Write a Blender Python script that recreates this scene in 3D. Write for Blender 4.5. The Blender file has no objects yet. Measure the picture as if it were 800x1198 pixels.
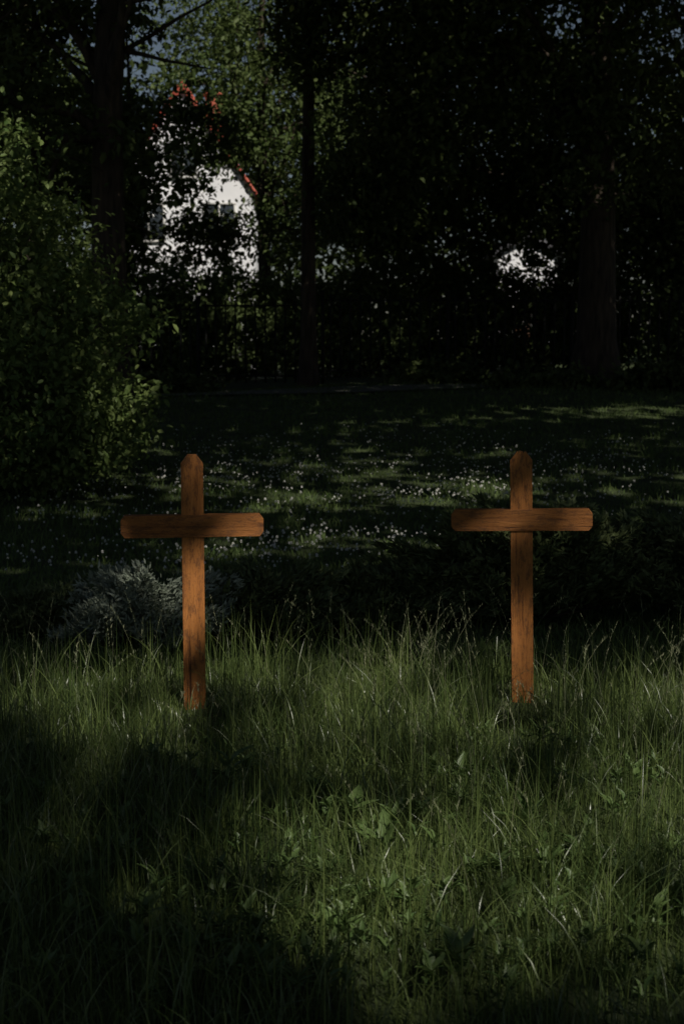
import bpy, math, numpy as np
from mathutils import Vector
R=np.random.default_rng(7)
sc=bpy.context.scene
col=sc.collection
# ---------------------------------------------------------------- helpers
def gz(x,y):
    x=np.asarray(x,float); y=np.asarray(y,float)
    t=np.clip((y-11)/17,0,1); s=t*t*(3-2*t)
    return 0.64*s+0.03*np.sin(x*0.9+1.3)*np.sin(y*0.7)*np.clip((y-8)/5,0,1)+0.10*s*np.sin(x*0.35+0.4)
def nz(x,y,s=1.0,seed=0.0):
    x=x*s+seed*3.1; y=y*s+seed*1.7
    v=np.sin(x*1.7+1.3*np.sin(y*1.1+seed))+np.sin(y*2.1+1.7*np.sin(x*.9))+np.sin(x*3.3-y*2.7+seed)*.6+np.sin(x*4.9+y*5.3)*.45
    return np.clip(.5+v/5.2,0,1)
def mesh_np(name,V,F,mat,parent=None,smooth=False):
    V=np.asarray(V,dtype=np.float32); F=np.asarray(F,dtype=np.int32)
    me=bpy.data.meshes.new(name)
    me.vertices.add(len(V)); me.vertices.foreach_set('co',V.ravel())
    m,k=F.shape
    me.loops.add(m*k); me.loops.foreach_set('vertex_index',F.ravel())
    me.polygons.add(m)
    me.polygons.foreach_set('loop_start',np.arange(0,m*k,k,dtype=np.int32))
    me.polygons.foreach_set('loop_total',np.full(m,k,dtype=np.int32))
    if smooth: me.polygons.foreach_set('use_smooth',np.ones(m,dtype=bool))
    me.update(calc_edges=True)
    me.materials.append(mat)
    o=bpy.data.objects.new(name,me); col.objects.link(o)
    if parent is not None:
        o.parent=parent
        o.location=(-parent.location[0],-parent.location[1],-parent.location[2])
    return o
def empty(name,loc,label,cat,group=None):
    e=bpy.data.objects.new(name,None); e.empty_display_size=.2
    e.location=loc; col.objects.link(e)
    e["label"]=label; e["category"]=cat
    if group: e["group"]=group
    return e
DIA=np.array([[0,0,0],[.3,.45,.06],[0,1,-.04],[-.3,.45,.06]]); DIAF=np.array([[0,1,2,3]])
LEAF=np.array([[0,0,0],[.25,.3,.06],[.22,.65,.04],[0,1,-.1],[-.22,.65,.04],[-.25,.3,.06]])
LEAFF=np.array([[0,1,2,3],[0,3,4,5]])
NEED=np.array([[0,0,0],[.09,.4,.0],[0,1,0],[-.09,.4,.0]])
def inst(T,TF,P,yaw,pitch,roll,s):
    n=len(P); k=len(T)
    V=np.broadcast_to(T,(n,k,3))*np.asarray(s).reshape(-1,1,1)
    x,y,z=V[...,0],V[...,1],V[...,2]
    c,sn=np.cos(roll)[:,None],np.sin(roll)[:,None]
    x,z=x*c+z*sn,-x*sn+z*c
    c,sn=np.cos(pitch)[:,None],np.sin(pitch)[:,None]
    y,z=y*c-z*sn,y*sn+z*c
    c,sn=np.cos(yaw)[:,None],np.sin(yaw)[:,None]
    x,y=x*c-y*sn,x*sn+y*c
    V=np.stack([x,y,z],-1)+P[:,None,:]
    F=(TF[None]+(np.arange(n)*k)[:,None,None]).reshape(-1,TF.shape[1])
    return V.reshape(-1,3),F
def leaves(name,P,size,mat,parent=None,T=LEAF,TF=LEAFF,pm=-.35,ps=.6,rs=.7,ss=.25):
    n=len(P)
    V,F=inst(T,TF,P,R.uniform(0,6.283,n),R.normal(pm,ps,n),R.normal(0,rs,n),size*np.clip(R.normal(1,ss,n),.4,1.8))
    return mesh_np(name,V,F,mat,parent)
def tube(path,rad,sides=8):
    path=np.asarray(path,float); n=len(path); rad=np.asarray(rad,float)
    tan=np.gradient(path,axis=0); tan/=np.linalg.norm(tan,axis=1)[:,None]+1e-9
    ref=np.array([1.0,0.03,0.02]) if abs(tan[0][0])<.8 else np.array([0,1.0,0])
    a=np.cross(tan,ref); a/=np.linalg.norm(a,axis=1)[:,None]+1e-9
    b=np.cross(tan,a)
    th=np.linspace(0,2*math.pi,sides,endpoint=False)
    V=path[:,None]+rad[:,None,None]*(a[:,None]*np.cos(th)[None,:,None]+b[:,None]*np.sin(th)[None,:,None])
    i=np.arange(n-1)[:,None]*sides; j=np.arange(sides)[None]; j2=(j+1)%sides
    F=np.stack([i+j,i+j2,i+sides+j2,i+sides+j],-1).reshape(-1,4)
    return V.reshape(-1,3),F
def join(parts):
    Vs=[];Fs=[];o=0
    for v,f in parts:
        Vs.append(v);Fs.append(f+o);o+=len(v)
    return np.concatenate(Vs),np.concatenate(Fs)
# ---------------------------------------------------------------- materials
def newmat(name):
    m=bpy.data.materials.new(name); m.use_nodes=True
    nt=m.node_tree; nt.nodes.clear()
    out=nt.nodes.new('ShaderNodeOutputMaterial')
    return m,nt,out
def leafmat(name,c1,c2,trans=.3,rough=.5,spec=.35,nscale=.8):
    m,nt,out=newmat(name); N=nt.nodes; L=nt.links
    geo=N.new('ShaderNodeNewGeometry')
    noi=N.new('ShaderNodeTexNoise'); noi.inputs['Scale'].default_value=nscale; noi.inputs['Detail'].default_value=1
    tc=N.new('ShaderNodeTexCoord'); L.new(tc.outputs['Object'],noi.inputs['Vector'])
    add=N.new('ShaderNodeMath'); add.operation='ADD'
    L.new(geo.outputs['Random Per Island'],add.inputs[0]); L.new(noi.outputs['Fac'],add.inputs[1])
    mul=N.new('ShaderNodeMath'); mul.operation='MULTIPLY_ADD'; mul.inputs[1].default_value=.75; mul.inputs[2].default_value=-.25
    L.new(add.outputs[0],mul.inputs[0])
    cr=N.new('ShaderNodeValToRGB'); L.new(mul.outputs[0],cr.inputs[0])
    cr.color_ramp.elements[0].color=(*c1,1); cr.color_ramp.elements[1].color=(*c2,1)
    p=N.new('ShaderNodeBsdfPrincipled'); p.inputs['Roughness'].default_value=rough
    p.inputs['Specular IOR Level'].default_value=spec
    L.new(cr.outputs[0],p.inputs['Base Color'])
    if trans<=0:
        L.new(p.outputs[0],out.inputs[0]); return m
    t=N.new('ShaderNodeBsdfTranslucent'); L.new(cr.outputs[0],t.inputs['Color'])
    mx=N.new('ShaderNodeMixShader'); mx.inputs[0].default_value=trans
    L.new(p.outputs[0],mx.inputs[1]); L.new(t.outputs[0],mx.inputs[2]); L.new(mx.outputs[0],out.inputs[0])
    return m
def texmat(name,c1,c2,scale=(1,1,1),nscale=5,rough=.8,bump=.4,detail=8,spec=.3,lo=.35,hi=.65):
    m,nt,out=newmat(name); N=nt.nodes; L=nt.links
    tc=N.new('ShaderNodeTexCoord'); mp=N.new('ShaderNodeMapping'); mp.inputs['Scale'].default_value=scale
    L.new(tc.outputs['Object'],mp.inputs['Vector'])
    noi=N.new('ShaderNodeTexNoise'); noi.inputs['Scale'].default_value=nscale; noi.inputs['Detail'].default_value=detail
    L.new(mp.outputs[0],noi.inputs['Vector'])
    cr=N.new('ShaderNodeValToRGB'); L.new(noi.outputs['Fac'],cr.inputs[0])
    cr.color_ramp.elements[0].color=(*c1,1); cr.color_ramp.elements[1].color=(*c2,1)
    cr.color_ramp.elements[0].position=lo; cr.color_ramp.elements[1].position=hi
    p=N.new('ShaderNodeBsdfPrincipled'); p.inputs['Roughness'].default_value=rough
    p.inputs['Specular IOR Level'].default_value=spec
    L.new(cr.outputs[0],p.inputs['Base Color'])
    if bump>0:
        b=N.new('ShaderNodeBump'); b.inputs['Strength'].default_value=bump; b.inputs['Distance'].default_value=.02
        L.new(noi.outputs['Fac'],b.inputs['Height']); L.new(b.outputs[0],p.inputs['Normal'])
    L.new(p.outputs[0],out.inputs[0])
    return m
def woodmat(name,scale,off,k=1.0):
    m,nt,out=newmat(name); N=nt.nodes; L=nt.links
    tc=N.new('ShaderNodeTexCoord'); mp=N.new('ShaderNodeMapping'); mp.inputs['Scale'].default_value=scale
    mp.inputs['Location'].default_value=(off,off*.7,off*1.3)
    L.new(tc.outputs['Object'],mp.inputs['Vector'])
    g=N.new('ShaderNodeTexNoise'); g.inputs['Scale'].default_value=1; g.inputs['Detail'].default_value=12; g.inputs['Roughness'].default_value=.85; g.inputs['Distortion'].default_value=.4
    L.new(mp.outputs[0],g.inputs['Vector'])
    cr=N.new('ShaderNodeValToRGB'); L.new(g.outputs['Fac'],cr.inputs[0])
    e=cr.color_ramp.elements
    e[0].position=.39; e[0].color=(.05*k,.019*k,.008*k,1)
    e[1].position=.66; e[1].color=(.50*k,.205*k,.055*k,1)
    e2=e.new(.46); e2.color=(.37*k,.140*k,.036*k,1)
    # weathered patches, where the stain has worn off
    n2=N.new('ShaderNodeTexNoise'); n2.inputs['Scale'].default_value=40; n2.inputs['Detail'].default_value=9; n2.inputs['Roughness'].default_value=.9
    mp2=N.new('ShaderNodeMapping'); mp2.inputs['Scale'].default_value=tuple(max(.4,s/30) for s in scale); mp2.inputs['Location'].default_value=(off*2,off,off)
    L.new(tc.outputs['Object'],mp2.inputs['Vector']); L.new(mp2.outputs[0],n2.inputs['Vector'])
    r2=N.new('ShaderNodeValToRGB'); r2.color_ramp.elements[0].position=.50; r2.color_ramp.elements[1].position=.56
    L.new(n2.outputs['Fac'],r2.inputs[0])
    mx=N.new('ShaderNodeMix'); mx.data_type='RGBA'
    mf=N.new('ShaderNodeMath'); mf.operation='MULTIPLY'; mf.inputs[1].default_value=.7
    L.new(r2.outputs[0],mf.inputs[0]); L.new(mf.outputs[0],mx.inputs[0])
    L.new(cr.outputs[0],mx.inputs[6]); mx.inputs[7].default_value=(.10,.045,.022,1)
    p=N.new('ShaderNodeBsdfPrincipled'); p.inputs['Roughness'].default_value=.6; p.inputs['Specular IOR Level'].default_value=.25
    L.new(mx.outputs[2],p.inputs['Base Color'])
    b=N.new('ShaderNodeBump'); b.inputs['Strength'].default_value=1; b.inputs['Distance'].default_value=.012
    L.new(g.outputs['Fac'],b.inputs['Height']); L.new(b.outputs[0],p.inputs['Normal'])
    L.new(p.outputs[0],out.inputs[0]); return m
M_grass=leafmat('grass_blades',(.048,.086,.022),(.160,.205,.062),.35,.36,.6,2.0)
M_lawn=leafmat('lawn_blades',(.045,.080,.022),(.11,.150,.045),.25,.6,.2,1.0)
M_seed=leafmat('seed_heads',(.14,.17,.09),(.26,.26,.15),.3,.6,.3,2.0)
M_weed=leafmat('broad_weed',(.06,.11,.03),(.14,.20,.065),.35,.45,.4,3)
M_bush=leafmat('bush_leaf',(.065,.115,.028),(.19,.24,.075),.35,.55,.3,1.2)
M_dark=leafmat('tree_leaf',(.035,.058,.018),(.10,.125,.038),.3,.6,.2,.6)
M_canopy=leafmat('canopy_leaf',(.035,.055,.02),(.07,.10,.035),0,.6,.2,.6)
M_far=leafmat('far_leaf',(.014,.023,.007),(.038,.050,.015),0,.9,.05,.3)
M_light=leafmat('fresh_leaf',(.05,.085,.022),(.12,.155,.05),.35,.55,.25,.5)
M_hedge_lit=leafmat('hedge_leaf_lit_tint',(.08,.115,.04),(.14,.18,.065),.35,.6,.2,.8)  # tone lightened to stand in for sun that the crowns block
M_jun=leafmat('juniper_needle',(.045,.065,.026),(.13,.16,.06),.1,.6,.25,3)
M_bluejun=leafmat('glaucous_needle',(.09,.115,.075),(.34,.38,.30),.1,.6,.25,5)
M_bark=texmat('bark',(.018,.014,.010),(.060,.044,.031),(1,1,.18),14,.9,1.0)
M_twig=texmat('twig',(.03,.022,.015),(.08,.06,.04),(1,1,1),20,.9,0)
M_ground=texmat('ground_soil',(.020,.028,.010),(.050,.070,.022),(1,1,1),2.5,.95,.6)
M_path=texmat('path_asphalt',(.07,.07,.06),(.12,.115,.10),(1,1,1),9,.9,.4)
M_plaster=texmat('plaster_white',(.70,.71,.74),(.82,.82,.84),(1,1,1),1.2,.85,.1)
M_tile=texmat('roof_tile',(.28,.065,.04),(.42,.12,.07),(6,6,6),1,.7,.6)
M_slate=texmat('roof_slate',(.05,.05,.055),(.10,.10,.11),(6,6,6),1,.7,.6)
M_glass=texmat('window_glass',(.02,.025,.03),(.04,.05,.06),(1,1,1),1,.15,.0,2,.5)
M_frame=texmat('window_frame_paint',(.45,.44,.42),(.6,.6,.58),(1,1,1),3,.6,.1)
M_trim=texmat('red_trim_paint',(.36,.06,.04),(.45,.10,.06),(1,1,1),3,.6,.1)
M_door=texmat('door_wood',(.08,.04,.02),(.14,.07,.04),(8,8,1),2,.6,.3)
M_metal=texmat('fence_metal',(.012,.013,.012),(.022,.022,.02),(1,1,1),20,.8,.0,2,.1)
M_petal=texmat('flower_petal',(.60,.60,.56),(.78,.78,.73),(1,1,1),200,.7,.0)
M_stem=texmat('flower_stem',(.05,.09,.03),(.08,.13,.04),(1,1,1),60,.7,.0)
M_post=[woodmat('stained_wood_post',(36,36,2.2),3.3,1.05),woodmat('stained_wood_post',(36,36,2.2),9.1,1.05)]
M_arm=[woodmat('stained_wood_beam',(2.2,36,36),5.2,.76),woodmat('stained_wood_beam',(2.2,36,36),1.4,.80)]
# ---------------------------------------------------------------- sun / sky / camera
S=Vector((0.53,-0.84,1.0)); Sx,Sy=0.53,-0.84
w=bpy.data.worlds.new("World"); sc.world=w; w.use_nodes=True
nt=w.node_tree; nt.nodes.clear()
sk=nt.nodes.new('ShaderNodeTexSky'); sk.sky_type='NISHITA'; sk.sun_disc=False
sk.sun_elevation=math.radians(45); sk.sun_rotation=math.radians(148); sk.dust_density=.6
hs=nt.nodes.new('ShaderNodeHueSaturation'); hs.inputs['Saturation'].default_value=.80
bg=nt.nodes.new('ShaderNodeBackground'); bg.inputs[1].default_value=.028
wo=nt.nodes.new('ShaderNodeOutputWorld'); nt.links.new(sk.outputs[0],hs.inputs['Color']); nt.links.new(hs.outputs[0],bg.inputs[0]); nt.links.new(bg.outputs[0],wo.inputs[0])
ld=bpy.data.lights.new('sun','SUN'); ld.energy=4.3; ld.angle=math.radians(.5); ld.color=(1,.94,.84)
lo=bpy.data.objects.new('sun',ld); lo.rotation_euler=S.to_track_quat('Z','Y').to_euler(); lo.location=(10,-16,22); col.objects.link(lo)
cd=bpy.data.cameras.new('camera'); cam=bpy.data.objects.new('camera',cd); col.objects.link(cam); sc.camera=cam
cd.sensor_fit='VERTICAL'; cd.sensor_height=36; cd.sensor_width=24; cd.lens=50; cd.clip_end=800; cd.clip_start=.05
cam.location=(0,0,1.6); cam.rotation_euler=(math.radians(90-6.89),0,0)
cd.dof.use_dof=True; cd.dof.focus_distance=5.7; cd.dof.aperture_fstop=5.6
sc.view_settings.view_transform='Standard'; sc.view_settings.look='None'; sc.view_settings.exposure=0
# ---------------------------------------------------------------- ground
xs=np.unique(np.concatenate([np.linspace(-400,-20,12),np.linspace(-20,20,81),np.linspace(20,400,12)]))
ys=np.unique(np.concatenate([np.linspace(-200,-6,8),np.linspace(-6,40,139),np.linspace(40,600,14)]))
X,Y=np.meshgrid(xs,ys); Z=gz(X,Y)+.02*(nz(X,Y,2.0)-.5)*(np.abs(X)<20)
V=np.stack([X,Y,Z],-1).reshape(-1,3); nx=len(xs); ny=len(ys)
i=np.arange(ny-1)[:,None]*nx; j=np.arange(nx-1)[None]
F=np.stack([i+j,i+j+1,i+nx+j+1,i+nx+j],-1).reshape(-1,4)
g=mesh_np('ground',V,F,M_ground,smooth=True); g["kind"]="structure"
# path strip
px=np.linspace(-25,25,101); yc=26.6+.02*px
V=np.concatenate([np.stack([px,yc+d,gz(px,yc+d)+.035],-1) for d in (-.8,0,.8)]); n=len(px)
F=np.array([[a,a+1,n+a+1,n+a] for a in range(n-1)]+[[n+a,n+a+1,2*n+a+1,2*n+a] for a in range(n-1)])
p=mesh_np('path',V,F,M_path); p["kind"]="structure"
# ---------------------------------------------------------------- grass
def blades(P,h,wd,lean,ld_,lev=5):
    n=len(P); t=np.linspace(0,1,lev)[None,:]
    az=ld_; dx=np.cos(az)[:,None]; dy=np.sin(az)[:,None]
    b=lean[:,None]
    hor=h[:,None]*b*(t**2)
    ver=h[:,None]*(t-.45*b*t**2.5)
    cx=P[:,0:1]+dx*hor; cy=P[:,1:2]+dy*hor; cz=P[:,2:3]+ver
    fa=R.uniform(0,6.283,n)[:,None]; wx=np.cos(fa); wy=np.sin(fa)
    hw=wd[:,None]*.5*np.clip((1-t**1.8),.04,1)
    A=np.stack([cx-wx*hw,cy-wy*hw,cz],-1); B=np.stack([cx+wx*hw,cy+wy*hw,cz],-1)
    V=np.stack([A,B],2).reshape(n,lev*2,3)
    f=np.array([[2*k,2*k+1,2*k+3,2*k+2] for k in range(lev-1)])
    F=(f[None]+(np.arange(n)*lev*2)[:,None,None]).reshape(-1,4)
    return V.reshape(-1,3),F
LX,LY,RX,RY=-.645,6.1,.805,6.2
def clear(x,y,h):
    for cx,cy in ((LX,LY),(RX,RY)):
        ax=cx*y/cy
        m=(np.abs(x-ax)<.12)&(y>5.0)&(y<cy+.15)
        h=np.where(m,h*np.clip(.35+.3*(cy-y),.3,.7),h)
    return h
n=60000
yy=1.9+(7.0-1.9)*R.random(n)**.9; xx=R.uniform(-1,1,n)*(.26*yy+.7)
cl=nz(xx,yy,2.2,1)*.55+nz(xx,yy,5.0,3)*.45; keep=R.random(n)<(.4+.6*cl); xx,yy,cl=xx[keep],yy[keep],cl[keep]
n=len(xx)
h=(.05+.12*cl+.10*R.random(n))*np.clip(R.normal(1,.38,n),.35,2.0)
edge=5.9+.9*(nz(xx,yy*0,2.6,9)-.45)
h*=np.where(yy>edge,np.clip(1-(yy-edge)*.7,.3,1),1)
h=clear(xx,yy,h)
v1=blades(np.stack([xx,yy,gz(xx,yy)-.01],-1),h,R.uniform(.0025,.0065,n),np.clip(R.normal(.45,.36,n),0,1.4),R.uniform(0,6.283,n)+0)
# tall, thin individual stalks
n=6600
yy=2.8+4.0*R.random(n)**.6; xx=R.uniform(-1,1,n)*(.26*yy+.6)
h=clear(xx,yy,R.uniform(.16,.42,n)*(.7+.55*nz(xx,yy,1.9,4)))
v2=blades(np.stack([xx,yy,gz(xx,yy)],-1),h,R.uniform(.0022,.0055,n),np.clip(R.normal(.32,.3,n),0,1.3),R.uniform(0,6.283,n),6)
V,F=join([v1,v2])
o=mesh_np('meadow_grass',V,F,M_grass); o["kind"]="stuff"; o["label"]="tall unmown green meadow grass around the crosses"; o["category"]="grass"
# seed heads
n=760; yy=3.3+3.4*R.random(n)**.45; xx=R.uniform(-1,1,n)*(.26*yy+.5)
k=R.random(n)<np.where(xx>.1,1,.5); xx,yy=xx[k],yy[k]; n=len(xx)
h=clear(xx,yy,R.uniform(.28,.54,n)); az=R.uniform(0,6.283,n); le=R.uniform(.1,.5,n)
base=np.stack([xx,yy,gz(xx,yy)],-1)
a=blades(base,h,np.full(n,.0020),le,az,6)
parts=[a]
for q in range(14):
    t=.72+.28*q/13; P=base.copy()
    P[:,0]+=np.cos(az)*h*le*t*t; P[:,1]+=np.sin(az)*h*le*t*t; P[:,2]+=h*(t-.45*le*t**2.5)
    parts.append(blades(P,R.uniform(.010,.028,n)*(1.25-t*.5),np.full(n,.0028),R.uniform(.3,1.0,n),R.uniform(0,6.283,n),3))
V,F=join(parts)
o=mesh_np('grass_seed_heads',V,F,M_seed); o["kind"]="stuff"; o["label"]="pale feathery seed heads above the meadow grass"; o["category"]="grass"
# lawn
n=85000
yy=6.6+22*R.random(n)**1.25; xx=R.uniform(-1,1,n)*(.27*yy+1.2)
h=(.035+.08*nz(xx,yy,1.6,3))*R.uniform(.6,1.5,n)
V,F=blades(np.stack([xx,yy,gz(xx,yy)-.005],-1),h,R.uniform(.006,.013,n)*(1+yy*.02),np.clip(R.normal(.6,.3,n),0,1.2),R.uniform(0,6.283,n),3)
o=mesh_np('lawn_grass',V,F,M_lawn); o["kind"]="stuff"; o["label"]="short shaded lawn grass sprinkled with clover"; o["category"]="grass"
# ---------------------------------------------------------------- weeds
def weed(seed,kind):
    r=np.random.default_rng(seed); parts=[]
    for q in range(r.integers(7,12)):
        az=r.uniform(0,6.283); L_=r.uniform(.06,.13); up=r.uniform(.8,1.45); lev=11
        t=np.linspace(0,1,lev); ang=up-1.2*t*r.uniform(.4,1)
        st=L_/(lev-1); hx=np.cumsum(np.cos(ang))*st; hz=np.cumsum(np.sin(ang))*st
        z0=r.uniform(0,.07) if kind else 0
        wd=(.017 if kind else .013)*L_/.12*np.sin(np.clip(t*(1.0 if kind else 1.1)+.04,0,1)**(.9 if kind else 1.3)*math.pi)**.8*(1+(.06 if kind else .25)*((np.arange(lev)%2)*2-1))+.0015
        wd[-1]=.0008
        c=np.stack([np.cos(az)*hx,np.sin(az)*hx,hz+z0],-1); s=np.array([-math.sin(az),math.cos(az),0])
        c=c+s*(.012*np.sin(t*4+q))[:,None]
        V=np.stack([c-s*wd[:,None]+[0,0,.005],c-[0,0,.002],c+s*wd[:,None]+[0,0,.005]],1).reshape(-1,3)
        F=[]
        for k in range(lev-1):
            F+= [[3*k,3*k+1,3*k+4,3*k+3],[3*k+1,3*k+2,3*k+5,3*k+4]]
        parts.append((V,np.array(F)))
    return join(parts)
wm=[weed(50+s,s%2) for s in range(6)]
wpos=[(450,985,1.3),(265,905,1.1),(225,1110,1),(540,1140,1.0),(620,955,1.3),(412,950,.9),(95,1010,.8),(510,1100,.8),(290,1130,.8),(700,1110,.7),(770,1030,.8),(545,905,.8),(250,1080,.8),(360,1130,.7),(655,1060,.7),(150,1120,.8),(600,1150,.7),(40,930,.8),(330,1010,.8),(740,940,.7),(480,1050,.7)]
gw=np.random.default_rng(5)
for _ in range(230):
    wpos.append((gw.uniform(-20,820),850+320*gw.random()**.85,gw.uniform(.4,.75)))
wme=[]
for k,(x_,y_,s_) in enumerate(wpos):
    D=1.47*1664/(y_-398); x=(x_-400)*D/1664
    if k<6:
        o=mesh_np('weed_plant',wm[k][0],wm[k][1],M_weed); wme.append(o.data)
    else:
        o=bpy.data.objects.new('weed_plant',wme[k%6]); col.objects.link(o)
    o.location=(x,D,float(gz(x,D))+.06); o.scale=(s_*.85,)*3; o.rotation_euler=(0,0,k*1.7)
    o["label"]="small broad-leaved weed growing in tall grass"; o["category"]="plant"; o["group"]="weeds growing in the meadow grass"
# ---------------------------------------------------------------- clover flowers
parts=[]
for k in range(26):
    th=k*2.4; ph=math.acos(1-1.6*(k+.5)/26)
    d=np.array([math.sin(ph)*math.cos(th),math.sin(ph)*math.sin(th),math.cos(ph)])
    V,F=inst(DIA,DIAF,np.array([[0,0,.10]])+d*.003,np.array([math.atan2(-d[0],d[1])]),np.array([math.pi/2-ph]),np.array([0.]),np.array([.014]))
    parts.append((V,F))
V,F=join(parts); Vs,Fs=tube([[0,0,-.01],[.002,0,.04],[0,0,.10]],[.0015,.0012,.0012],4)
fo=mesh_np('clover_flower',np.concatenate([V,Vs]),np.concatenate([F,Fs+len(V)]),M_petal)
FV,FF=V,F
fo.data.materials.append(M_stem)
for pg in fo.data.polygons[len(F):]: pg.material_index=1
cnt=0
fpos=[]
while cnt<2300:
    r=R.random()
    if r<.62: x=R.normal(.3,2.1); y=R.normal(14.8,1.9)
    elif r<.78: x=R.normal(-.15,.8); y=R.normal(10.4,.8)
    elif r<.85: x=R.normal(-2.3,.6); y=R.normal(10.5,1)
    else: x=R.uniform(-4,5); y=R.uniform(10,20)
    if y<9.2 or abs(x)>.26*y or y>24 or R.random()>nz(np.array(x),np.array(y),1.1,8)*1.3: continue
    fpos.append((x,y)); cnt+=1
fpos.sort(key=lambda q:q[1])
for k,(x,y) in enumerate(fpos[:298]):
    o=fo if k==0 else bpy.data.objects.new('clover_flower',fo.data)
    if k: col.objects.link(o)
    s=R.uniform(.45,.85); o.location=(x,y,float(gz(x,y))+.02); o.scale=(s,s,s*R.uniform(.9,1.3)); o.rotation_euler=(R.normal(0,.15),R.normal(0,.15),R.uniform(0,6))
    o["label"]="small white clover flower in shaded lawn"; o["category"]="flower"; o["group"]="clover flowers dotting the lawn"
rest=np.array(fpos[298:]); VV=[];
for x,y in rest:
    s=R.uniform(.45,.95); VV.append((FV*s+np.array([x,y,float(gz(x,y))+.03]),FF))
V,F=join(VV); o=mesh_np('clover_flowers',V,F,M_petal); o["kind"]="stuff"; o["label"]="many tiny white clover flowers across the lawn"; o["category"]="flower"
# ---------------------------------------------------------------- crosses
import bmesh
def prism(name,outline,y0,y1,mat,parent,bev=.0015):
    bm=bmesh.new()
    a=[bm.verts.new((x,y0,z)) for x,z in outline]; b=[bm.verts.new((x,y1,z)) for x,z in outline]
    bm.faces.new(a); bm.faces.new(b[::-1]); n=len(outline)
    for i in range(n): bm.faces.new([a[(i+1)%n],a[i],b[i],b[(i+1)%n]])
    bmesh.ops.recalc_face_normals(bm,faces=bm.faces)
    bmesh.ops.bevel(bm,geom=list(bm.edges),offset=bev,segments=1,affect='EDGES',profile=.5)
    me=bpy.data.meshes.new(name); bm.to_mesh(me); bm.free(); me.materials.append(mat)
    o=bpy.data.objects.new(name,me); col.objects.link(o); o.parent=parent; return o
def cross(loc,rot,H,za,wp,ha,mp,ma,label,xl,xr,ragged=0):
    e=empty('wooden_cross',loc,label,'cross','wooden grave crosses in the meadow')
    e.rotation_euler=rot
    h=wp/2; c=.029
    top=[(h,H-.038),(h-c,H)]+([(h-c-.006,H-.002),(h-c-.009,H-.012),(h-c-.012,H-.001),(-h+c+.008,H+.001),(-h+c+.006,H-.009),(-h+c+.004,H-.001)] if ragged else [])+[(-h+c,H),(-h,H-.038)]
    prism('post',[(-h,-.25),(h,-.25)]+top,-.028,.028,mp,e,.0008)
    k=.020
    prism('crossbeam',[(-xl,za-ha/2+k),(-xl+k*.8,za-ha/2),(xr-k*.8,za-ha/2),(xr,za-ha/2+k),(xr,za+ha/2-k),(xr-k*.8,za+ha/2),(-xl+k*.8,za+ha/2),(-xl,za+ha/2-k)],-.036,.022,ma,e,.001)
cross((LX,LY,0),(0,0,math.radians(7)),1.112,.805,.095,.096,M_post[0],M_arm[0],"orange-brown stained wooden grave cross beside a grey-green shrub",.306,.304)
cross((RX,RY,0),(0,math.radians(-1.2),math.radians(-8)),1.118,.818,.095,.094,M_post[1],M_arm[1],"weathered wooden grave cross with cracked worn post top",.306,.306,1)
# ---------------------------------------------------------------- low junipers
def juniper(loc,rx,ry,h,mat,label,nb,seed,ns=.05,per=70,up=.7,irr=0.):
    r=np.random.default_rng(seed)
    z0=float(gz(*loc)); e=empty('juniper_shrub',(loc[0],loc[1],z0),label,'shrub')
    tw=[];P=[];DY=[];DP=[]
    for q in range(nb):
        az=r.uniform(0,6.283); rr=r.uniform(.15,1)**.6; hh=h*(r.uniform(.5,1.15))*(1.05-.55*rr)*(1+irr*math.sin(az*3+seed)*rr)
        if r.random()<.04: hh*=1.12
        ro=1+irr*math.sin(az*2+1)
        ex=np.array([math.cos(az)*rx*rr*ro,math.sin(az)*ry*rr*ro,hh])
        t=np.linspace(0,1,7)[:,None]
        ctr=ex*np.array([1,1,1])*t; ctr[:,2]=hh*(t[:,0]**up)
        ctr+=np.array([loc[0],loc[1],z0])+r.normal(0,.01,(7,3))
        tw.append(tube(ctr,np.linspace(.008,.0015,7),3))
        m=per; tt=r.uniform(.25,1.0,m)**.6
        idx=tt*6; i0=np.clip(idx.astype(int),0,5); f=(idx-i0)[:,None]
        pp=ctr[i0]*(1-f)+ctr[i0+1]*f
        side=r.uniform(0,.14,m)[:,None]*r.normal(0,1,(m,3))*np.array([.6,.6,.35])*(1.15-tt[:,None]*.9)
        P.append(pp+side); DY.append(az-math.pi/2+r.normal(0,.7,m)); DP.append(r.normal(.45,.4,m))
    V,F=join(tw); mesh_np('branches',V,F,M_twig,e)
    P=np.concatenate(P); DY=np.concatenate(DY); DP=np.concatenate(DP); n=len(P)
    P[:,2]=np.maximum(P[:,2],z0+.02)
    V,F=inst(NEED*np.array([1.6,1,1]),DIAF,P,DY,DP,r.uniform(0,3,n),ns*r.uniform(.6,1.6,n))
    V2,F2=inst(NEED*np.array([1.6,1,1]),DIAF,P+r.normal(0,.01,P.shape),DY+.6,DP+.2,r.uniform(0,3,n),ns*r.uniform(.5,1.3,n))
    V,F=join([(V,F),(V2,F2)])
    mesh_np('foliage',V,F,mat,e)
juniper((-1.02,7.3),.40,.4,.46,M_bluejun,"low grey-green juniper with pale lit tips",150,1,per=120,ns=.036,irr=.3)
juniper((-.45,7.6),.55,.5,.38,M_jun,"low dark spreading juniper behind a wooden cross",170,2,per=110,ns=.045,irr=.3)
juniper((.3,7.9),.70,.5,.36,M_jun,"low dark spreading juniper behind a wooden cross",190,3,per=110,ns=.045,irr=.3)
juniper((1.15,8.1),.85,.6,.66,M_jun,"wide arching green juniper behind weathered cross",260,4,per=120,irr=.2)
juniper((2.15,8.1),.8,.6,.68,M_jun,"wide arching green juniper behind weathered cross",250,5,per=120,irr=.2)
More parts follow.
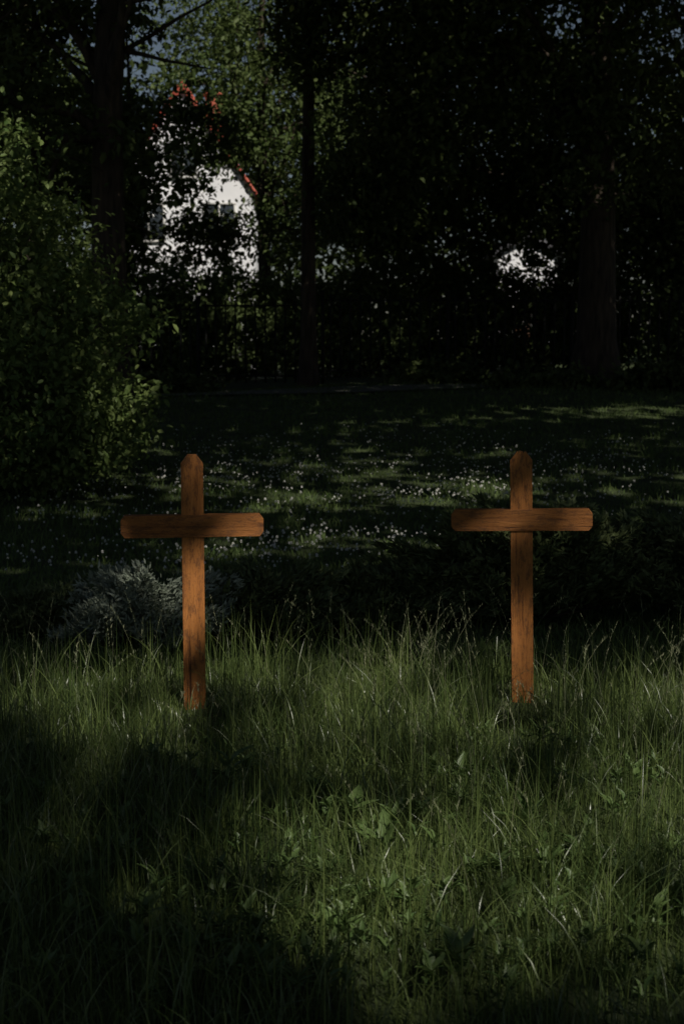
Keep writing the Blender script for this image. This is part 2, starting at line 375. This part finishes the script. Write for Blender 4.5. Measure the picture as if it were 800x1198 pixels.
juniper((-1.6,7.7),.4,.4,.28,M_jun,"small low juniper in dark grass",90,6,per=90,ns=.04,irr=.2)
# ---------------------------------------------------------------- big leafy bush
def clumps(c,r,nc,per,cr,shell=.0,seed=0):
    g=np.random.default_rng(seed)
    d=g.normal(0,1,(nc,3)); d/=np.linalg.norm(d,axis=1)[:,None]
    rad=g.random(nc)**(1/3.); rad=shell+(1-shell)*rad
    C=np.asarray(c)+d*rad[:,None]*np.asarray(r)*(1+.18*np.sin(d[:,0:1]*5+seed)+.12*np.sin(d[:,2:3]*9))
    P=C[:,None]+g.normal(0,1,(nc,per,3))*cr*np.array([1,1,.65])*g.uniform(.5,1.3,(nc,1,1))
    return P.reshape(-1,3),C
def shrub(name,loc,blobs,leafsize,mat,label,stems=16,seed=0,cat='bush',pm=-.4,T=LEAF,TF=LEAFF):
    z0=float(gz(*loc)); e=empty(name,(loc[0],loc[1],z0),label,cat)
    PP=[];CC=[]
    for k,(c,r,nc,per,cr,sh) in enumerate(blobs):
        P,C=clumps(c,r,nc,per,cr,sh,seed+k); PP.append(P); CC.append(C)
    P=np.concatenate(PP); C=np.concatenate(CC); P=P[P[:,2]>gz(P[:,0],P[:,1])+.03]
    g=np.random.default_rng(seed); tw=[]
    for q in g.choice(len(C),min(stems,len(C)),replace=False):
        b=np.array([loc[0]+g.normal(0,.2),loc[1]+g.normal(0,.2),z0-.05]); t=np.linspace(0,1,7)[:,None]
        path=b+(C[q]-b)*t; path[:,2]=b[2]+(C[q][2]-b[2])*(t[:,0]**.75); path+=g.normal(0,.03,path.shape)*t
        tw.append(tube(path,np.linspace(.03,.005,7),5))
    V,F=join(tw); mesh_np('branches',V,F,M_twig,e)
    leaves('foliage',P,leafsize,mat,e,T,TF,pm=pm)
    return e
shrub('leafy_bush',(-4.4,14.6),[((-4.6,14.6,1.5),(2.5,1.5,1.5),760,36,.18,.66),((-4.3,14.4,2.6),(1.7,1.2,1.1),360,36,.17,.6),((-5.6,14.6,2.9),(2.0,1.3,1.0),300,36,.17,.6),((-3.1,14.0,.9),(1.2,1,.75),280,36,.16,.5)],.072,M_bush,"large leafy green bush partly lit by sun",60,11)
# ---------------------------------------------------------------- trees
def tree_wood(x,y,H,r0,limb_targets,seed,lean=(0,0),ls=.35):
    g=np.random.default_rng(seed); z0=float(gz(x,y))
    t=np.linspace(0,1,14); path=np.stack([x+lean[0]*t+.12*np.sin(t*5+seed)*t,y+lean[1]*t+.1*np.cos(t*4+seed)*t,z0-.1+(H-z0)*t],-1)
    rad=r0*(1-.72*t)*(1+.45*np.exp(-t*28)); parts=[tube(path,rad,14)]
    for c in limb_targets:
        zt=min(c[2]-.3,H*.95)
        s=np.clip((zt-z0)/(H-z0)*g.uniform(.55,.85),ls,.92)
        k=s*13; i0=int(k); b=path[i0]*(1-(k-i0))+path[min(i0+1,13)]*(k-i0); rb=r0*(1-.72*s)*.45
        u=np.linspace(0,1,8)[:,None]; pth=b+(np.asarray(c)-b)*u; pth[:,2]=b[2]+(c[2]-b[2])*u[:,0]**.8
        pth+=g.normal(0,.10,pth.shape)*u*(1-u)*2
        parts.append(tube(pth,np.linspace(rb,.02,8),6))
        for _ in range(3):
            m=g.integers(3,7); q=pth[m]; e_=np.asarray(c)+g.normal(0,.8,3)
            u2=np.linspace(0,1,5)[:,None]; parts.append(tube(q+(e_-q)*u2+g.normal(0,.04,(5,3))*u2,np.linspace(rb*.4,.01,5),4))
    return join(parts)
def tree(x,y,H,r0,blobs,mat,label,seed,leafsize=.15,extra=None,lean=(0,0),nl=9,T=LEAF,TF=LEAFF,ls=.35):
    z0=float(gz(x,y)); e=empty('tree',(x,y,z0),label,'tree')
    PP=[];CC=[]
    for k,(c,r,nc,per,cr,sh) in enumerate(blobs):
        P,C=clumps(c,r,nc,per,cr,sh,seed*10+k); PP.append(P); CC.append(C)
    C=np.concatenate(CC) if CC else np.zeros((0,3))
    g=np.random.default_rng(seed)
    tg=[C[q] for q in g.choice(len(C),min(nl,len(C)),replace=False)] if len(C) and nl else []
    if extra is not None and len(extra):
        tg+= [extra[q] for q in g.choice(len(extra),min(8,len(extra)),replace=False)]
    V,F=tree_wood(x,y,H,r0,tg,seed,lean,ls); mesh_np('trunk',V,F,M_bark,e,smooth=True)
    parts=[]
    if PP:
        P=np.concatenate(PP); n=len(P)
        parts.append(inst(T,TF,P,R.uniform(0,6.283,n),R.normal(-.35,.6,n),R.normal(0,.7,n),leafsize*np.clip(R.normal(1,.25,n),.4,1.8)))
    if extra is not None and len(extra):
        n=len(extra)
        parts.append(inst(T,TF,extra,R.uniform(0,6.283,n),R.normal(-.2,.5,n),R.normal(0,.5,n),.46*np.clip(R.normal(1,.25,n),.4,1.6)))
    if parts:
        V,F=join(parts); mesh_np('crown',V,F,mat,e)
    return e
# unseen canopy roof shaped for dapple: sun let through toward each ground spot
def blob(x,y,cx,cy,rx,ry): return np.exp(-((((x-cx)/rx)**2+((y-cy)/ry)**2)**2))
TM=.014
def Tr(x,y):
    n1=nz(x,y,2.3,2); n2=nz(x,y,.9,5); n3=nz(x,y,5.5,6)
    d=np.clip((n1-.30)*2.8,0,1); d2=np.clip((n2-.3)*2.2,0,1); d3=np.clip((n3-.28)*2.4,0,1)
    t=TM
    t=t+.90*blob(x,y,1.35,5.0,1.9,1.45)*(.55+.10*d+.35*d3)
    t=t+.85*blob(x,y,.55,3.85,1.15,.70)*(.50+.10*d+.40*d3)
    t=t+.28*blob(x,y,-1.0,5.5,.9,.75)*(.2+.8*d3)
    t=t+.90*blob(x,y,-.2,6.62,1.7,.70)*(.25+.75*d3)
    t=t+.50*blob(x,y,.3,14.4,4.0,2.0)*(.50+.50*d2)*(.65+.35*d)
    t=t+.50*blob(x,y,-.3,10.6,1.6,.9)*(.4+.6*d)
    t=t+.12*blob(x,y,0,16.5,5,4)*d2
    t=t+.55*blob(x,y,1.6,8.65,1.9,.5)*(.5+.5*d3)
    t=t+.95*blob(x,y,-1.25,7.72,.42,.33)*(.6+.4*d3)
    t=t+.95*blob(x,y,-5.9,17.5,2.2,1.9)*(.25+.75*d)
    t=t+.90*blob(x,y,4.9,22.3,2.4,1.0)*(.35+.65*d)+.35*blob(x,y,1.2,21.0,1.6,.6)*d
    t=t+.35*blob(x,y,-6,34,4,3)*d
    t=t+.28*blob(x,y,1,38,8,9)*d2*(.3+.7*d)
    t=t+.70*blob(x,y,-1.8,37.0,4.2,1.4)*(.5+.5*d)+.6*blob(x,y,7.3,36,1.8,1.0)*(.3+.7*d)
    return np.clip(t,TM,.95)
N=190000
zc=R.uniform(11.0,14.5,N); ey=R.uniform(1.2,50,N); ex=R.uniform(-1,1,N)*(.30*ey+3.2)-np.clip((ey-26)*.25,0,3)
wrel=(.30*ey+3.2)/(.30*50+3.2); kp=R.random(N)<wrel
zc,ey,ex=zc[kp],ey[kp],ex[kp]
cy=ey+zc*Sy; cx=ex+zc*Sx
T_=Tr(ex,ey)
kp=(R.random(len(T_))<np.clip(np.log(T_)/np.log(TM),0,1))&~((ey>42)&(ex<-2.5))
EX=np.stack([cx,cy,zc],-1)[kp]
TP=[(8,-8),(13,-3),(9.5,4),(15,8),(10.5,14),(15,20),(3,-7),(11,27),(4.95,28),(-.68,28.8),(-3.6,22.3),(6.6,37),(9.5,35)]
d=((EX[:,None,:2]-np.array(TP)[None])**2).sum(-1); own=d.argmin(1)
def ext(k): return EX[own==k]
for k in range(8):  # trees out of view, added as shade casters
    x,y=TP[k]
    tree(x,y,12.5,.34,[],M_canopy,"tall unseen broadleaf tree, crown shaped to cast dappled shade",100+k,extra=ext(k),T=DIA,TF=DIAF,ls=.55)
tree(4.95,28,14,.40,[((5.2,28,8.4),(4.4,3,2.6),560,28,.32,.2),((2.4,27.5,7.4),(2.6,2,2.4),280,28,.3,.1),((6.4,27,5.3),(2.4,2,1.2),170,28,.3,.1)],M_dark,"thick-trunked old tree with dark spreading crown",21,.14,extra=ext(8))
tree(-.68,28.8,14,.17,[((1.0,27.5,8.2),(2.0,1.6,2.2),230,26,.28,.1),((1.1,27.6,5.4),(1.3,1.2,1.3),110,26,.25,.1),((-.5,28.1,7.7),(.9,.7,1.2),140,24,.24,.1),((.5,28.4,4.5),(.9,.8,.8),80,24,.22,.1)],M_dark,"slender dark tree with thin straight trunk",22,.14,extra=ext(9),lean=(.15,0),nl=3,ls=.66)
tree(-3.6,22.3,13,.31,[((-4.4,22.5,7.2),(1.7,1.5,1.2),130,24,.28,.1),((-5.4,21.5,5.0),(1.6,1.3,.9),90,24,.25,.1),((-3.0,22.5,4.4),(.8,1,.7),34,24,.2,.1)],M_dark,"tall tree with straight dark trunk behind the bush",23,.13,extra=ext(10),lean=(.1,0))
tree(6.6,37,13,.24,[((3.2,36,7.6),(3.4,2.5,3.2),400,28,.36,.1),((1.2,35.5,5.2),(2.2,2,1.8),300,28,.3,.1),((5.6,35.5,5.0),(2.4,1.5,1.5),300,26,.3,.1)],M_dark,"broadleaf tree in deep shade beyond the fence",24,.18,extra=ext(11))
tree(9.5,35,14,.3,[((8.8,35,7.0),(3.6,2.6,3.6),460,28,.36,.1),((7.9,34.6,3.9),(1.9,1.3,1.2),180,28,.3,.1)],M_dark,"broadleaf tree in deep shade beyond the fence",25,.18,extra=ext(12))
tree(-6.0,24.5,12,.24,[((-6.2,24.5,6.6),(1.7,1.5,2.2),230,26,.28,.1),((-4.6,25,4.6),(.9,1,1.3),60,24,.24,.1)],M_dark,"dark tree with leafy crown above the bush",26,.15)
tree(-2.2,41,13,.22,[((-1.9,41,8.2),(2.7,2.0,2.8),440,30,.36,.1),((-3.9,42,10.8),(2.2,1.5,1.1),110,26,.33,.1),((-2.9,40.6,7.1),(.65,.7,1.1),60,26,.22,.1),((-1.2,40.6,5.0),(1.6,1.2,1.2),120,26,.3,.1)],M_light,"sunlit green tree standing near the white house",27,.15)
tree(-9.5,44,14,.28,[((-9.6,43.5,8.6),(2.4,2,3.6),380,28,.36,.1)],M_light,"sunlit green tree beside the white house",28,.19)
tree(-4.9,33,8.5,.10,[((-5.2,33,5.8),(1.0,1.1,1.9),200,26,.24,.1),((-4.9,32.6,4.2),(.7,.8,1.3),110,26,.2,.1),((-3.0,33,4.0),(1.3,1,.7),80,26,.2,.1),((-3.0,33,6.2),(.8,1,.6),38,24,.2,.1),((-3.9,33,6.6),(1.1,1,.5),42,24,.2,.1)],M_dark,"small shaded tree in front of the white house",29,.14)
# shrubs beyond the fence
us=[(-8.5,36,2.6),(-6.2,36,2.8),(-4.7,36.5,2.8),(-3.7,36.2,2.6),(-2.6,36.8,2.7),(-1.0,36.5,2.5),(1.2,36.6,3.0),(3.0,36.5,3.2),(4.6,36.2,2.7),(6.2,36.2,3.2),(8.6,34.5,3.0),(10.8,35,2.3)]
LT=(2,3,4,5,6,10)
for k,(x,y,h) in enumerate(us):
    shrub('hedge_shrub',(x,y),[((x,y,.6+h*.50),(1.4,1.0,h*.54),int(125*h),24,.2,.3)],.14,M_hedge_lit if k in LT else M_dark,"dark dense shrub growing behind the iron fence" if k not in LT else "shrub behind the iron fence, leaves tinted lighter as if sunlit",8,200+k)
# undergrowth in front of fence at right
for k,(x,y,h) in enumerate([(3.6,26.3,.5),(5.6,26.0,.55),(6.9,26.8,.5),(1.9,28.4,.6),(-3.4,27.5,.35),(-5.2,25,1.6)]):
    shrub('undergrowth_shrub',(x,y),[((x,y,.6+h*.45),(1.0,.6,h*.55),70,24,.14,.2)],.12,M_dark,"low dark undergrowth shrub below the trees",8,230+k)
# far wood
n=75000
fx=R.uniform(-60,60,n); fy=R.uniform(60,74,n); top=10.5+3.5*nz(fx,fy*.2,.25,4)+1.5*nz(fx,fx*0,1.1,2); fz=.6+R.random(n)*top
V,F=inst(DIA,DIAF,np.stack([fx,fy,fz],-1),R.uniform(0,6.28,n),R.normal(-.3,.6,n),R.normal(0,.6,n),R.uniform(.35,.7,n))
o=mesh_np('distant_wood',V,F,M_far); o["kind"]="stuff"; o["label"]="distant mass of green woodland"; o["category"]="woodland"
# ---------------------------------------------------------------- fence
e=empty('iron_fence',(0,30,float(gz(0,30))),"dark iron picket fence under the trees","fence")
def box(x0,x1,y0,y1,z0,z1):
    V=np.array([[x0,y0,z0],[x1,y0,z0],[x1,y1,z0],[x0,y1,z0],[x0,y0,z1],[x1,y0,z1],[x1,y1,z1],[x0,y1,z1]],float)
    return V,np.array([[0,3,2,1],[4,5,6,7],[0,1,5,4],[1,2,6,5],[2,3,7,6],[3,0,4,7]])
for k in range(13):
    x0=-16+2.6*k; zb=float(gz(x0+1.3,30)); pts=[box(x0+.06,x0+2.54,29.98,30.02,zb+.22,zb+.26),box(x0+.06,x0+2.54,29.98,30.02,zb+1.68,zb+1.72)]
    for q in range(12):
        xx_=x0+.16+q*.207; pts.append(box(xx_-.018,xx_+.018,29.95,29.977,zb+.1,zb+1.80))
    V,F=join(pts); mesh_np('picket_panel',V,F,M_metal,e)
    V,F=join([box(x0-.04,x0+.04,29.95,30.05,zb-.1,zb+1.85),box(x0-.055,x0+.055,29.935,30.065,zb+1.853,zb+1.9)]); mesh_np('fence_post',V,F,M_metal,e)
# ---------------------------------------------------------------- houses
def pm(name,pts,mat,par):
    V,F=join(pts); return mesh_np(name,V,F,mat,par)
def house(x,y,wd,dp,eave,peak,label,mr,mt,name):
    zb=float(gz(x,y)); e=empty(name,(x,y,zb),label,'house')
    h=wd/2; z0=zb-.2
    V=np.array([[x-h,y,z0],[x+h,y,z0],[x+h,y,eave],[x,y,peak],[x-h,y,eave],[x-h,y+dp,z0],[x+h,y+dp,z0],[x+h,y+dp,eave],[x,y+dp,peak],[x-h,y+dp,eave]],float)
    me=bpy.data.meshes.new('wall'); me.from_pydata(V.tolist(),[],[(0,1,2,3,4),(9,8,7,6,5),(1,6,7,2),(0,4,9,5)]); me.materials.append(M_plaster)
    o=bpy.data.objects.new('wall',me); col.objects.link(o); o.parent=e; o.location=-Vector(e.location)
    sl=(peak-eave)/h; ov=.2; th=.14; pts=[]
    for s in(-1,1):
        xa,za=x,peak+.03; xb,zb_=x+s*(h+ov),eave-sl*ov+.03
        P=[]
        for yy_ in(y-.12,y+dp+.3):
            P+=[[xa,yy_,za],[xb,yy_,zb_],[xb,yy_,zb_+th],[xa,yy_,za+th]]
        pts.append((np.array(P),np.array([[0,1,2,3],[7,6,5,4],[0,4,5,1],[1,5,6,2],[2,6,7,3]])))
    ro=pm('roof',pts,mr,e)
    pts=[]
    for s in(-1,1):
        xa,za=x,peak+.14; xb,zb_=x+s*(h+ov),eave-sl*ov+.14; P=[]
        for yy_ in(y-.16,y-.123): P+=[[xa,yy_,za-.34],[xb,yy_,zb_-.14],[xb,yy_,zb_+.02],[xa,yy_,za+.02]]
        pts.append((np.array(P),np.array([[0,1,2,3],[7,6,5,4],[0,4,5,1],[2,6,7,3]])))
    pm('gable_trim',pts,mt,e)
    if peak>8:
        c=pm('chimney',[box(x+.5,x+1.1,y+3,y+3.7,peak-1.9,peak+.1),box(x+.44,x+1.16,y+2.92,y+3.78,peak+.103,peak+.2)],mr,ro)
        c.location=(0,0,0)
    def win(cx,cz,ww,hh):
        g=pm('window',[box(cx-ww/2,cx+ww/2,y-.012,y-.004,cz-hh/2,cz+hh/2)],M_glass,e)
        f=.08
        fr=[box(cx-ww/2-f,cx+ww/2+f,y-.05,y-.003,cz+hh/2,cz+hh/2+f),box(cx-ww/2-f,cx+ww/2+f,y-.09,y-.003,cz-hh/2-f,cz-hh/2),
            box(cx-ww/2-f,cx-ww/2,y-.045,y-.003,cz-hh/2+.001,cz+hh/2-.001),box(cx+ww/2,cx+ww/2+f,y-.045,y-.003,cz-hh/2+.001,cz+hh/2-.001),box(cx-.03,cx+.03,y-.04,y-.014,cz-hh/2+.002,cz+hh/2-.002)]
        q=pm('frame',fr,M_frame,g); q.location=(0,0,0)
    for cz in (zb+1.7,zb+5.1):
        if cz>eave+.5: continue
        for cx in(x-h*.5,x+h*.5): win(cx,cz,min(1.0,h*.6),1.2)
    if peak-zb>8: win(x,peak-2.6,.8,1.0)
    dr=pm('door',[box(x-.45,x+.45,y-.04,y-.003,zb,zb+2.1)],M_door,e)
    hd=pm('handle',[box(x+.34,x+.40,y-.09,y-.043,zb+1.0,zb+1.12)],M_metal,dr); hd.location=(0,0,0)
house(-5.45,50,4.9,9,6.6,10.3,"white plastered house with steep red roof behind trees",M_tile,M_trim,'white_house')
house(6.3,49,2.0,4,4.5,5.2,"small white outbuilding glimpsed through dark foliage",M_slate,M_slate,'white_outbuilding')
